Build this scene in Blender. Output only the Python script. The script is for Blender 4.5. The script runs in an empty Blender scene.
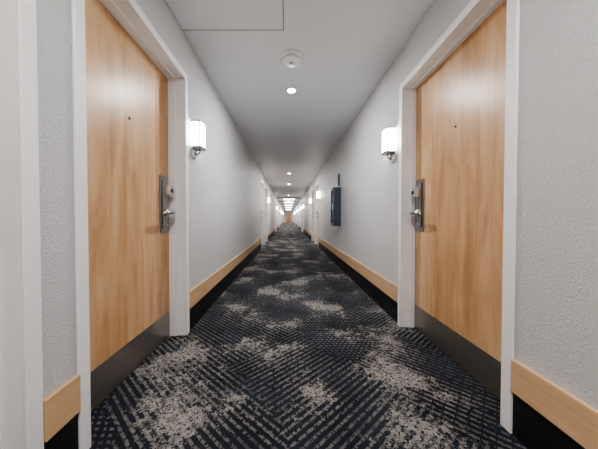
import bpy, bmesh, math, random
from mathutils import Vector
random.seed(4)
sc = bpy.context.scene
sc.view_settings.look = 'AgX - Medium High Contrast'
XL, XR, H, CAMH = -0.83, 0.99, 2.42, 0.95
Y0, Y1 = -2.6, 48.0
PER = 7.6
DOOR_H = 2.06
CW = 0.052

# ------------------------------------------------------------- materials
class N:
    def __init__(s, name):
        s.mat = bpy.data.materials.new(name); s.mat.use_nodes = True
        s.nt = s.mat.node_tree; s.b = s.nt.nodes['Principled BSDF']
    def n(s, t, **k):
        nd = s.nt.nodes.new(t)
        for a, v in k.items(): setattr(nd, a, v)
        return nd
    def put(s, sock, v):
        if hasattr(v, 'is_output'): s.nt.links.new(v, sock)
        else: sock.default_value = v
    def m(s, op, a, b=0.0, c=0.0, clamp=False):
        nd = s.n('ShaderNodeMath', operation=op, use_clamp=clamp)
        for i, v in enumerate((a, b, c)): s.put(nd.inputs[i], v)
        return nd.outputs[0]
    def pos(s, scale=(1,1,1), rot=(0,0,0), src='Object'):
        tc = s.n('ShaderNodeTexCoord'); mp = s.n('ShaderNodeMapping')
        s.nt.links.new(tc.outputs[src], mp.inputs[0])
        mp.inputs['Scale'].default_value = scale; mp.inputs['Rotation'].default_value = rot
        return mp.outputs[0]
    def noise(s, vec, scale, detail=2, rough=0.5, dist=0.0):
        nd = s.n('ShaderNodeTexNoise'); s.put(nd.inputs['Vector'], vec)
        nd.inputs['Scale'].default_value = scale; nd.inputs['Detail'].default_value = detail
        nd.inputs['Roughness'].default_value = rough; nd.inputs['Distortion'].default_value = dist
        return nd.outputs[0]
    def ramp(s, fac, stops):
        nd = s.n('ShaderNodeValToRGB'); s.put(nd.inputs[0], fac)
        cr = nd.color_ramp
        while len(cr.elements) < len(stops): cr.elements.new(0.5)
        for e, (p, c) in zip(cr.elements, stops):
            e.position = p; e.color = (*c, 1) if len(c) == 3 else c
        return nd.outputs[0]
    def mix(s, f, a, b, mode='MIX'):
        nd = s.n('ShaderNodeMix', data_type='RGBA', blend_type=mode)
        s.put(nd.inputs[0], f)
        s.put(nd.inputs[6], (*a, 1) if isinstance(a, tuple) else a)
        s.put(nd.inputs[7], (*b, 1) if isinstance(b, tuple) else b)
        return nd.outputs[2]
    def bump(s, h, strength, dist):
        nd = s.n('ShaderNodeBump'); nd.inputs['Strength'].default_value = strength
        nd.inputs['Distance'].default_value = dist
        s.put(nd.inputs['Height'], h); s.nt.links.new(nd.outputs[0], s.b.inputs['Normal'])

def simple(name, col, rough=0.5, metal=0.0, var=0.06, nscale=20):
    k = N(name); f = k.noise(k.pos(), nscale, 3)
    c = k.ramp(f, [(0.3, tuple(x*(1-var) for x in col)), (0.7, tuple(min(1, x*(1+var)) for x in col))])
    k.put(k.b.inputs['Base Color'], c)
    k.b.inputs['Roughness'].default_value = rough; k.b.inputs['Metallic'].default_value = metal
    return k.mat

def wall_mat(name, col, bs, bd, rough=0.5):
    k = N(name); p = k.pos()
    k.put(k.b.inputs['Base Color'], k.ramp(k.noise(p, 1.3, 3), [(0.3, tuple(x*0.97 for x in col)), (0.7, col)]))
    k.b.inputs['Roughness'].default_value = rough
    h = k.m('ADD', k.noise(p, 95, 3, 0.65, 0.6), k.m('MULTIPLY', k.noise(p, 230, 2), 0.5))
    k.bump(h, bs, bd); return k.mat

M_WALL = wall_mat('wall_orange_peel_paint', (0.68, 0.675, 0.68), 0.85, 0.012, 0.40)
M_CEIL = wall_mat('ceiling_paint', (0.72, 0.73, 0.745), 0.15, 0.002)
M_TRIM = simple('white_frame_paint', (0.86, 0.855, 0.855), 0.36, 0, 0.015, 6)
M_BLACK = simple('black_rubber_base', (0.008, 0.009, 0.012), 0.45)
M_CHROME = simple('satin_nickel', (0.62, 0.62, 0.63), 0.22, 1.0)
M_PLATE = simple('brushed_lock_plate', (0.30, 0.30, 0.31), 0.3, 1.0)
M_DARKM = simple('dark_lock_plastic', (0.03, 0.032, 0.036), 0.35)
M_GAP = simple('grey_panel_trim', (0.25, 0.25, 0.26), 0.7)  # grey trim strips around the ceiling access panel
M_PLAST = simple('white_plastic', (0.78, 0.78, 0.77), 0.4)
M_SLOT = simple('grey_vent_slot', (0.2, 0.2, 0.2), 0.6)
M_CAB = simple('blue_grey_cabinet_paint', (0.03, 0.047, 0.075), 0.35)
M_CABF = simple('cabinet_frame_metal', (0.09, 0.11, 0.14), 0.3, 0.6)
M_RED = simple('extinguisher_red', (0.5, 0.02, 0.015), 0.3)
M_BEAM = simple('ceiling_header_tan', (0.42, 0.36, 0.30), 0.6)

# brushed kick plate
k = N('brushed_steel_kick_plate'); f = k.noise(k.pos((1, 4, 160)), 3, 4)
k.put(k.b.inputs['Base Color'], k.ramp(f, [(0.3, (0.25, 0.225, 0.20)), (0.7, (0.40, 0.37, 0.335))]))
k.b.inputs['Metallic'].default_value = 0.85; k.b.inputs['Roughness'].default_value = 0.36
M_KICK = k.mat

def wood(name, a, b, c, axis='Z', leaf=0.155, rough=0.33):
    k = N(name)
    tc = k.n('ShaderNodeTexCoord'); sx = k.n('ShaderNodeSeparateXYZ')
    k.nt.links.new(tc.outputs['Object'], sx.inputs[0])
    oi = k.n('ShaderNodeObjectInfo')
    if axis == 'Z':
        lf = k.m('FLOOR', k.m('DIVIDE', k.m('ADD', sx.outputs[1], 0.02), leaf)); sc1 = (5, 5, 1.0); sc2 = (45, 45, 1.3)
    else:
        lf = k.m('FLOOR', k.m('DIVIDE', sx.outputs[1], 2.4)); sc1 = (9, 0.7, 9); sc2 = (60, 1.6, 60)
    wn = k.n('ShaderNodeTexWhiteNoise', noise_dimensions='1D')
    k.put(wn.inputs['W'], k.m('ADD', lf, k.m('MULTIPLY', oi.outputs['Random'], 17.0)))
    def off(scale):
        mp = k.n('ShaderNodeMapping'); k.nt.links.new(tc.outputs['Object'], mp.inputs[0])
        mp.inputs['Scale'].default_value = scale
        cb = k.n('ShaderNodeCombineXYZ')
        for i in range(3): k.put(cb.inputs[i], k.m('MULTIPLY', wn.outputs[0], 13.0))
        k.nt.links.new(cb.outputs[0], mp.inputs['Location']); return mp.outputs[0]
    f1 = k.noise(off(sc1), 1.0, 4, 0.6, 1.6)
    f2 = k.noise(off(sc2), 1.0, 3, 0.6)
    f = k.m('ADD', k.m('MULTIPLY', f1, 0.76), k.m('MULTIPLY', f2, 0.24))
    f = k.m('ADD', f, k.m('MULTIPLY', k.m('SUBTRACT', wn.outputs[0], 0.5), 0.20))
    k.put(k.b.inputs['Base Color'], k.ramp(f, [(0.34, a), (0.5, b), (0.66, c)]))
    k.b.inputs['Roughness'].default_value = rough
    return k.mat
M_WOOD = wood('maple_door_veneer', (0.46, 0.245, 0.11), (0.585, 0.345, 0.175), (0.68, 0.445, 0.255))
M_WBASE = wood('maple_base_rail', (0.55, 0.33, 0.17), (0.64, 0.41, 0.23), (0.71, 0.48, 0.29), 'Y')

def emit(name, col, st):
    k = N(name); f = k.noise(k.pos(), 5)
    k.put(k.b.inputs['Base Color'], (*col, 1))
    k.put(k.b.inputs['Emission Color'], (*col, 1))
    k.put(k.b.inputs['Emission Strength'], k.m('MULTIPLY', k.m('ADD', k.m('MULTIPLY', f, 0.1), 0.95), st))
    return k.mat
M_SHADE = emit('frosted_sconce_glass', (1.0, 0.995, 0.985), 30.0)
M_LENS = emit('downlight_lens', (1.0, 0.99, 0.98), 45.0)
M_PANEL = emit('ceiling_panel_diffuser', (1.0, 0.995, 0.985), 8.0)

# carpet
k = N('patterned_carpet')
tc = k.n('ShaderNodeTexCoord'); P = tc.outputs['Object']
sx = k.n('ShaderNodeSeparateXYZ'); k.nt.links.new(P, sx.inputs[0]); x, y = sx.outputs[0], sx.outputs[1]
def sn(v, q): return k.m('MULTIPLY', k.m('FLOOR', k.m('DIVIDE', v, q)), q)
xs, ys = sn(x, 0.004), sn(y, 0.004)
cb = k.n('ShaderNodeCombineXYZ'); k.put(cb.inputs[0], xs); k.put(cb.inputs[1], ys); PS = cb.outputs[0]
S = 0.62
wob = k.m('MULTIPLY', k.m('SUBTRACT', k.noise(PS, 9, 4, 0.7), 0.5), 0.55)
u = k.m('ADD', k.m('DIVIDE', k.m('ADD', k.m('MULTIPLY', xs, 0.80), k.m('MULTIPLY', ys, 0.60)), S), wob)
v = k.m('SUBTRACT', k.m('DIVIDE', k.m('SUBTRACT', k.m('MULTIPLY', ys, 0.62), k.m('MULTIPLY', xs, 0.78)), S), wob)
cc = k.n('ShaderNodeCombineXYZ'); k.put(cc.inputs[0], k.m('FLOOR', u)); k.put(cc.inputs[1], k.m('FLOOR', v))
wn = k.n('ShaderNodeTexWhiteNoise', noise_dimensions='3D'); k.put(wn.inputs[0], cc.outputs[0]); r = wn.outputs[0]
def stripe(ax, ay, per, duty):
    t = k.m('ADD', k.m('MULTIPLY', xs, ax), k.m('MULTIPLY', ys, ay))
    return k.m('LESS_THAN', k.m('FRACT', k.m('DIVIDE', t, per)), duty)
s1 = k.m('MULTIPLY', stripe(0.66, 0.75, 0.036, 0.40), stripe(-0.75, 0.66, 0.05, 0.88))
s2 = k.m('MULTIPLY', stripe(-0.66, 0.75, 0.036, 0.40), stripe(0.75, 0.66, 0.05, 0.88))
s3 = k.m('MULTIPLY', stripe(0, 1, 0.032, 0.42), stripe(1, 0.5, 0.034, 0.5))
isA = k.m('LESS_THAN', r, 0.40); isC = k.m('GREATER_THAN', r, 0.74)
isB = k.m('SUBTRACT', 1.0, k.m('ADD', isA, isC))
pat = k.m('ADD', k.m('ADD', k.m('MULTIPLY', s1, isA), k.m('MULTIPLY', s2, isB)), k.m('MULTIPLY', s3, isC))
brk = k.m('GREATER_THAN', k.noise(PS, 42, 3, 0.7), 0.43)
fade = k.ramp(k.noise(PS, 2.3, 3, 0.6), [(0.38, (0.3,)*3), (0.6, (1,)*3)])
pat = k.m('MULTIPLY', k.m('MULTIPLY', pat, brk), fade)
big = k.noise(PS, 2.2, 2, 0.5)
fine = k.noise(PS, 18, 6, 0.85)
dis = k.m('ADD', k.m('MULTIPLY', big, 0.55), k.m('MULTIPLY', fine, 0.45))
patch = k.ramp(dis, [(0.525, (0,)*3), (0.56, (1,)*3)])
hole = k.m('GREATER_THAN', k.noise(PS, 70, 2, 0.7), 0.45)
patch = k.m('MULTIPLY', patch, hole)
dark = k.ramp(k.noise(PS, 3.0, 3), [(0.35, (0.011, 0.013, 0.019)), (0.65, (0.024, 0.029, 0.040))])
beige = k.ramp(k.noise(PS, 30, 3), [(0.3, (0.25, 0.23, 0.21)), (0.7, (0.47, 0.44, 0.405))])
fac = k.m('MAXIMUM', k.m('MULTIPLY', pat, 0.56), k.m('MULTIPLY', patch, 0.82), clamp=True)
col = k.mix(fac, dark, beige)
k.put(k.b.inputs['Base Color'], col)
k.b.inputs['Roughness'].default_value = 0.95
k.b.inputs['Specular IOR Level'].default_value = 0.15
k.bump(k.m('ADD', k.noise(P, 260, 2, 0.6), k.m('MULTIPLY', fac, 0.3)), 0.8, 0.006)
M_CARPET = k.mat

# ------------------------------------------------------------- mesh helpers
class MB:
    def __init__(s): s.bm = bmesh.new(); s.mats = []
    def mi(s, mat):
        if mat not in s.mats: s.mats.append(mat)
        return s.mats.index(mat)
    def box(s, x0, x1, y0, y1, z0, z1, mat, bev=0.0):
        x0, x1 = sorted((x0, x1)); y0, y1 = sorted((y0, y1)); z0, z1 = sorted((z0, z1))
        t = bmesh.new(); bmesh.ops.create_cube(t, size=1)
        for w in t.verts:
            w.co = Vector(((x0+x1)/2 + w.co.x*(x1-x0), (y0+y1)/2 + w.co.y*(y1-y0), (z0+z1)/2 + w.co.z*(z1-z0)))
        if bev: bmesh.ops.bevel(t, geom=t.edges[:], offset=bev, segments=3, affect='EDGES', profile=0.5)
        s.merge(t, mat)
    def merge(s, t, mat, smooth=False):
        i = s.mi(mat); mp = {}
        for w in t.verts: mp[w] = s.bm.verts.new(w.co)
        for f in t.faces:
            try:
                g = s.bm.faces.new([mp[w] for w in f.verts]); g.material_index = i; g.smooth = smooth
            except ValueError: pass
        t.free()
    def tube(s, pts, rads, mat, seg=16, flat=1.0):
        pts = [Vector(p) for p in pts]; t = bmesh.new(); rings = []
        for j, p in enumerate(pts):
            d = (pts[min(j+1, len(pts)-1)] - pts[max(j-1, 0)]).normalized()
            up = Vector((0, 0, 1)) if abs(d.z) < 0.9 else Vector((0, 1, 0))
            a = d.cross(up).normalized(); b = a.cross(d).normalized()
            r = rads[j] if isinstance(rads, (list, tuple)) else rads
            rings.append([t.verts.new(p + a*r*math.cos(2*math.pi*q/seg) + b*r*flat*math.sin(2*math.pi*q/seg)) for q in range(seg)])
        for A, B in zip(rings, rings[1:]):
            for q in range(seg): t.faces.new([A[q], A[(q+1) % seg], B[(q+1) % seg], B[q]])
        t.faces.new(rings[0][::-1]); t.faces.new(rings[-1])
        bmesh.ops.recalc_face_normals(t, faces=t.faces[:]); s.merge(t, mat, True)
    def prism(s, outline, z0, z1, mat, smooth=False):
        t = bmesh.new(); a = [t.verts.new((p[0], p[1], z0)) for p in outline]; b = [t.verts.new((p[0], p[1], z1)) for p in outline]
        n = len(a)
        for q in range(n): t.faces.new([a[q], a[(q+1) % n], b[(q+1) % n], b[q]])
        t.faces.new(a[::-1]); t.faces.new(b)
        bmesh.ops.recalc_face_normals(t, faces=t.faces[:]); s.merge(t, mat, smooth)
    def mesh(s, name):
        me = bpy.data.meshes.new(name); s.bm.to_mesh(me); s.bm.free()
        for m_ in s.mats: me.materials.append(m_)
        return me
def add(name, me, loc=(0, 0, 0), parent=None):
    o = bpy.data.objects.new(name, me); sc.collection.objects.link(o); o.location = loc
    if parent: o.parent = parent
    return o
def empty(name, loc):
    o = bpy.data.objects.new(name, None); sc.collection.objects.link(o); o.location = loc
    o.empty_display_size = 0.1; return o

# ------------------------------------------------------------- layout
WL, WR = 0.945, 0.985
doorsL = []; doorsR = [1.09]
for i in range(0, 6):
    doorsL += [-0.205 + PER*i, 0.982 + PER*i]
    doorsR += [7.75 + PER*i, 8.99 + PER*i]
doorsR = [d for d in doorsR if d < Y1-2]
T = 0.2; RO = 0.03

def wall(name, X, s, doors, w):
    b = MB(); cur = Y0
    for d in doors:
        b.box(X, X+s*T, cur, d-RO, 0, H, M_WALL)
        b.box(X, X+s*T, d-RO, d+w+RO, DOOR_H+RO, H, M_WALL)
        cur = d+w+RO
    b.box(X, X+s*T, cur, Y1, 0, H, M_WALL)
    add(name, b.mesh(name))
wall('wall_left', XL, -1, doorsL, WL); wall('wall_right', XR, 1, doorsR, WR)
def base(name, X, s, doors, w):
    b = MB(); cur = Y0; segs = []
    for d in doors: segs.append((cur, d-CW-0.001)); cur = d+w+CW+0.001
    segs.append((cur, Y1))
    for a, c in segs:
        if c-a < 0.02: continue
        b.box(X, X-s*0.006, a, c, 0, 0.195, M_BLACK, 0.001)
        b.box(X, X-s*0.019, a, c, 0.195, 0.338, M_WBASE, 0.003)
    add(name, b.mesh(name))
base('baseboard_left', XL, -1, doorsL, WL); base('baseboard_right', XR, 1, doorsR, WR)

b = MB(); b.box(XL-T, XR+T, Y0-0.1, Y1+0.1, -0.1, 0, M_CARPET); add('floor', b.mesh('floor'))
b = MB(); b.box(XL-T, XR+T, Y0-0.1, Y1+0.1, H, H+0.1, M_CEIL); add('ceiling', b.mesh('ceiling'))
b = MB(); b.box(XL-T, XR+T, Y0-0.1, Y0, 0, H, M_WALL); add('wall_back', b.mesh('wall_back'))
b = MB(); b.box(XL-T, XR+T, Y1, Y1+0.1, 0, H, M_WALL); add('wall_end', b.mesh('wall_end'))

# ------------------------------------------------------------- doors
def door_meshes(s, w, D):
    out = {}
    b = MB()   # frame
    for ya, yb, ja, jb in ((-CW, 0.0, -RO, 0.0), (w, w+CW, w, w+RO)):
        b.box(-s*0.014, 0, ya, yb, 0, DOOR_H+CW, M_TRIM, 0.004)
        b.box(0, s*T, ja, jb, 0, DOOR_H+RO, M_TRIM)
    b.box(-s*0.014, 0, 0, w, DOOR_H, DOOR_H+CW, M_TRIM, 0.004)
    b.box(0, s*T, 0, w, DOOR_H, DOOR_H+RO, M_TRIM)
    for ya, yb in ((0, 0.012), (w-0.012, w)):
        b.box(s*0.065, s*(D-0.002), ya, yb, 0, DOOR_H, M_TRIM, 0.002)
    b.box(s*0.065, s*(D-0.002), 0.012, w-0.012, DOOR_H-0.012, DOOR_H, M_TRIM, 0.002)
    out['frame'] = b.mesh('door_frame')
    b = MB(); b.box(s*D, s*(D+0.045), 0.004, w-0.004, 0.008, DOOR_H-0.004, M_WOOD, 0.0015); out['slab'] = b.mesh('door_slab')
    b = MB(); b.box(s*(D-0.0015), s*D, 0.016, w-0.016, 0.012, 0.205, M_KICK)
    out['kick_plate'] = b.mesh('kick_plate')
    b = MB(); ym = (w*0.5)
    b.tube([(s*D, ym, 1.55), (s*(D-0.004), ym, 1.55)], 0.009, M_PLATE); b.tube([(s*(D-0.004), ym, 1.55), (s*(D-0.005), ym, 1.55)], 0.007, M_DARKM)
    out['peephole'] = b.mesh('peephole')
    b = MB(); yc = w-0.085
    b.box(s*(D-0.010), s*D, yc-0.055, yc+0.055, 0.84, 1.27, M_PLATE, 0.003)
    b.box(s*(D-0.022), s*(D-0.010), yc-0.036, yc+0.036, 0.87, 1.24, M_PLATE, 0.006)
    b.box(s*(D-0.066), s*(D-0.020), yc-0.034, yc+0.034, 1.115, 1.20, M_CHROME, 0.012)
    b.box(s*(D-0.068), s*(D-0.064), yc-0.022, yc+0.022, 1.145, 1.175, M_DARKM, 0.0015)
    b.tube([(s*(D-0.020), yc, 0.99), (s*(D-0.034), yc, 0.99)], [0.032, 0.029], M_CHROME, 24)
    b.tube([(s*(D-0.028), yc, 0.99), (s*(D-0.066), yc, 0.99), (s*(D-0.078), yc-0.008, 0.99), (s*(D-0.083), yc-0.025, 0.99),
            (s*(D-0.081), yc-0.08, 0.989), (s*(D-0.074), yc-0.14, 0.984)], [0.017, 0.017, 0.0175, 0.0175, 0.016, 0.013], M_CHROME, 16)
    b.tube([(s*(D-0.020), yc, 0.90), (s*(D-0.028), yc, 0.90)], [0.013, 0.012], M_CHROME, 20)
    out['lever_lock'] = b.mesh('lever_lock')
    return out
ML, MR = door_meshes(-1, WL, 0.125), door_meshes(1, WR, 0.108)
cnt = 0
for X, lst, mm in ((XL, doorsL, ML), (XR, doorsR, MR)):
    for d in lst:
        cnt += 1
        e = empty('door_%d' % cnt, (X, d, 0))
        for nm, me in mm.items(): add(nm, me, parent=e)

# end wall double door
b = MB()
b.box(-0.46, 0.62, Y1-0.03, Y1, 0, 2.12, M_TRIM, 0.004)
b.box(-0.40, 0.075, Y1-0.05, Y1-0.03, 0.01, 2.06, M_WOOD, 0.002)
b.box(0.085, 0.56, Y1-0.05, Y1-0.03, 0.01, 2.06, M_WOOD, 0.002)
b.tube([(0.0, Y1-0.09, 0.9), (0.0, Y1-0.09, 1.1)], 0.012, M_CHROME); b.tube([(0.16, Y1-0.09, 0.9), (0.16, Y1-0.09, 1.1)], 0.012, M_CHROME)
for xx in (0.0, 0.16):
    for zz in (0.92, 1.08): b.tube([(xx, Y1-0.09, zz), (xx, Y1-0.05, zz)], 0.008, M_CHROME)
add('door_%d' % (cnt+1), b.mesh('end_double_door'))

# ------------------------------------------------------------- sconces
def sconce_meshes(s):
    r, dp = 0.064, 0.080
    def outline(rr, dd, d0=0.012):
        o = [(-s*d0, -rr), (-s*(d0+dd*0.85), -rr)]
        for q in range(1, 12):
            tt = -1 + 2*q/12
            o.append((-s*(d0+dd*(0.85+0.15*(1-tt*tt))), tt*rr))
        o += [(-s*(d0+dd*0.85), rr), (-s*d0, rr)]
        return o
    g = MB(); g.prism(outline(r, dp), 0.075, 0.285, M_SHADE, False)
    f = MB()
    for z0, z1 in ((0.280, 0.294), (0.064, 0.078)): f.prism(outline(r+0.005, dp+0.006), z0, z1, M_PLATE)
    for z in (0.255, 0.103): f.prism(outline(r+0.0015, dp+0.0015), z-0.002, z+0.002, M_PLATE)
    for yy in (-r, r):
        f.box(-s*(0.012+dp*0.77), -s*(0.012+dp*0.89), yy-0.0035, yy+0.0035, 0.07, 0.29, M_PLATE, 0.001)
    f.box(0, -s*0.013, -0.052, 0.052, 0.05, 0.30, M_CHROME, 0.003)
    f.tube([(0, 0, 0.02), (-s*0.014, 0, 0.02)], [0.046, 0.042], M_PLAST, 28)
    f.tube([(-s*0.012, 0, 0.02), (-s*0.040, 0, 0.018), (-s*0.052, 0, 0.035), (-s*0.052, 0, 0.066)], 0.009, M_CHROME, 14)
    f.tube([(-s*0.014, 0, 0.02), (-s*0.024, 0, 0.02)], [0.016, 0.012], M_CHROME, 16)
    return g.mesh('sconce_shade'), f.mesh('sconce_fitting')
SL, SR = sconce_meshes(-1), sconce_meshes(1)
for X, s_, ms, ys_ in ((XL, -1, SL, [2.12 + PER*i for i in range(6)] + [-0.5]), (XR, 1, SR, [2.27, 0.35] + [10.15 + PER*i for i in range(5)] + [7.5 + PER*i for i in range(5)])):  # nearest right-hand sconce is out of view, added to light the foreground
    for yy in sorted(ys_):
        if yy > Y1-1: continue
        e = empty('wall_sconce', (X, yy, 1.49)); add('shade', ms[0], parent=e); add('fitting', ms[1], parent=e)

# ------------------------------------------------------------- ceiling fixtures
b = MB()
b.tube([(0, 0, 0), (0, 0, -0.010)], [0.08, 0.076], M_PLAST, 32)
lens = MB(); lens.tube([(0, 0, -0.010), (0, 0, -0.016), (0, 0, -0.020)], [0.045, 0.038, 0.02], M_LENS, 32)
mh, ml = b.mesh('downlight_trim'), lens.mesh('downlight_lens')
def downlight(yy, pw=29, xx=0.04):
    e = empty('ceiling_light', (xx, yy, H)); add('trim_ring', mh, parent=e); add('lens', ml, parent=e)
    ld = bpy.data.lights.new('lamp', 'AREA'); ld.shape = 'DISK'; ld.size = 0.09; ld.energy = pw; ld.color = (1.0, 0.995, 0.99)
    lo = bpy.data.objects.new('lamp', ld); sc.collection.objects.link(lo); lo.parent = e; lo.location = (0, 0, -0.024)
downlight(-1.6, 24); downlight(0.1, 21)  # unseen downlights, added to brighten the corridor around the camera
for i in range(6):
    downlight(2.78 + PER*i)
    if 7.9+PER*i < Y1: downlight(7.9 + PER*i)
downlight(5.2+2*PER)

b = MB()   # smoke detector
b.tube([(0, 0, 0), (0, 0, -0.014)], [0.108, 0.104], M_PLAST, 36)
b.tube([(0, 0, -0.014), (0, 0, -0.024)], 0.075, M_SLOT, 36)
for q in range(18):
    a = 2*math.pi*q/18; cx, cy = 0.077*math.cos(a), 0.077*math.sin(a)
    b.box(cx-0.004, cx+0.004, cy-0.004, cy+0.004, -0.026, -0.013, M_PLAST)
b.tube([(0, 0, -0.024), (0, 0, -0.036), (0, 0, -0.044)], [0.085, 0.078, 0.05], M_PLAST, 36)
b.tube([(0, 0, -0.044), (0, 0, -0.047)], 0.014, M_SLOT, 16)
md = b.mesh('smoke_detector')
for i in range(3): add('smoke_detector', md, (0.03, 2.23+PER*i, H))

b = MB()
for x0, x1, y0, y1 in ((XL+0.004, -0.03, 1.896, 1.904), (-0.038, -0.03, 0.9, 1.896), (XL+0.004, -0.038, 0.9, 0.908)):
    b.box(x0, x1, y0, y1, H-0.003, H, M_GAP)
b.box(XL+0.006, -0.040, 0.910, 1.894, H-0.004, H, M_CEIL, 0.001)
add('ceiling_access_panel', b.mesh('ceiling_access_panel'))

# distant ceiling headers with light panels between
hd = (17.0, 20.5, 24.8, 30.0, 37.5)
for i, yy in enumerate(hd):
    b = MB(); b.box(XL, XR, yy, yy+0.25, H-0.09, H, M_BEAM, 0.005); add('trim_%d' % (i+1), b.mesh('ceiling_header'))
for yy, ln in ((17.9, 1.5), (21.6, 1.6), (26.0, 2.4), (31.5, 3.5), (39.0, 5.0)):
    b = MB()
    b.box(-0.38, 0.54, yy, yy+ln, H-0.02, H, M_PLAST, 0.002); b.box(-0.35, 0.51, yy+0.03, yy+ln-0.03, H-0.024, H-0.019, M_PANEL)
    add('ceiling_light_panel', b.mesh('ceiling_light_panel'))

# ------------------------------------------------------------- extinguisher cabinet
e = empty('fire_extinguisher_cabinet', (XR, 4.50, 0.80))
b = MB(); D = 0.13; w = 0.27; h = 0.73
b.box(-D, 0, 0, 0.012, 0, h, M_CAB, 0.002); b.box(-D, 0, w-0.012, w, 0, h, M_CAB, 0.002)
b.box(-D, 0, 0.012, w-0.012, 0, 0.012, M_CAB); b.box(-D, 0, 0.012, w-0.012, h-0.012, h, M_CAB)
b.box(-0.01, 0, 0.012, w-0.012, 0.012, h-0.012, M_CAB)
for a in ((0, w, 0, 0.05), (0, w, h-0.05, h), (0, 0.045, 0.05, h-0.05), (w-0.045, w, 0.05, h-0.05)):
    b.box(-D-0.014, -D, a[0], a[1], a[2], a[3], M_CABF, 0.002)
b.box(-D-0.03, -D-0.014, 0.015, 0.03, 0.30, 0.42, M_CHROME, 0.003)
add('housing', b.mesh('cabinet_housing'), parent=e)
b = MB(); b.tube([(-0.065, w/2, 0.012), (-0.065, w/2, 0.42), (-0.065, w/2, 0.47), (-0.065, w/2, 0.50)], [0.055, 0.055, 0.035, 0.018], M_RED, 24)
b.box(-0.09, -0.04, w/2-0.01, w/2+0.06, 0.50, 0.54, M_DARKM, 0.004)
b.tube([(-0.075, w/2, 0.51), (-0.105, w/2+0.03, 0.48), (-0.115, w/2+0.05, 0.35), (-0.105, w/2+0.055, 0.2)], 0.009, M_DARKM, 10)
add('extinguisher', b.mesh('extinguisher'), parent=e)
b = MB(); b.box(-0.035, 0, 0, 0.004, 0, 0.24, M_CABF, 0.001); b.box(-0.004, 0, -0.02, 0.024, 0, 0.24, M_CABF, 0.001)
add('projecting_sign', b.mesh('projecting_sign'), (XR, 4.62, 1.56))

# ------------------------------------------------------------- camera / world
w_ = bpy.data.worlds.new('World'); sc.world = w_; w_.use_nodes = True
w_.node_tree.nodes['Background'].inputs[0].default_value = (0.02, 0.02, 0.02, 1)
cam = bpy.data.cameras.new('Camera'); co = bpy.data.objects.new('Camera', cam); sc.collection.objects.link(co)
co.location = (0, 0, CAMH); co.rotation_euler = (math.radians(89.0), 0, 0)
cam.sensor_width = 36; cam.lens = 36*240/598; cam.shift_x = 11/598; cam.shift_y = -2.3/598; cam.clip_start = 0.02; cam.clip_end = 200
sc.camera = co
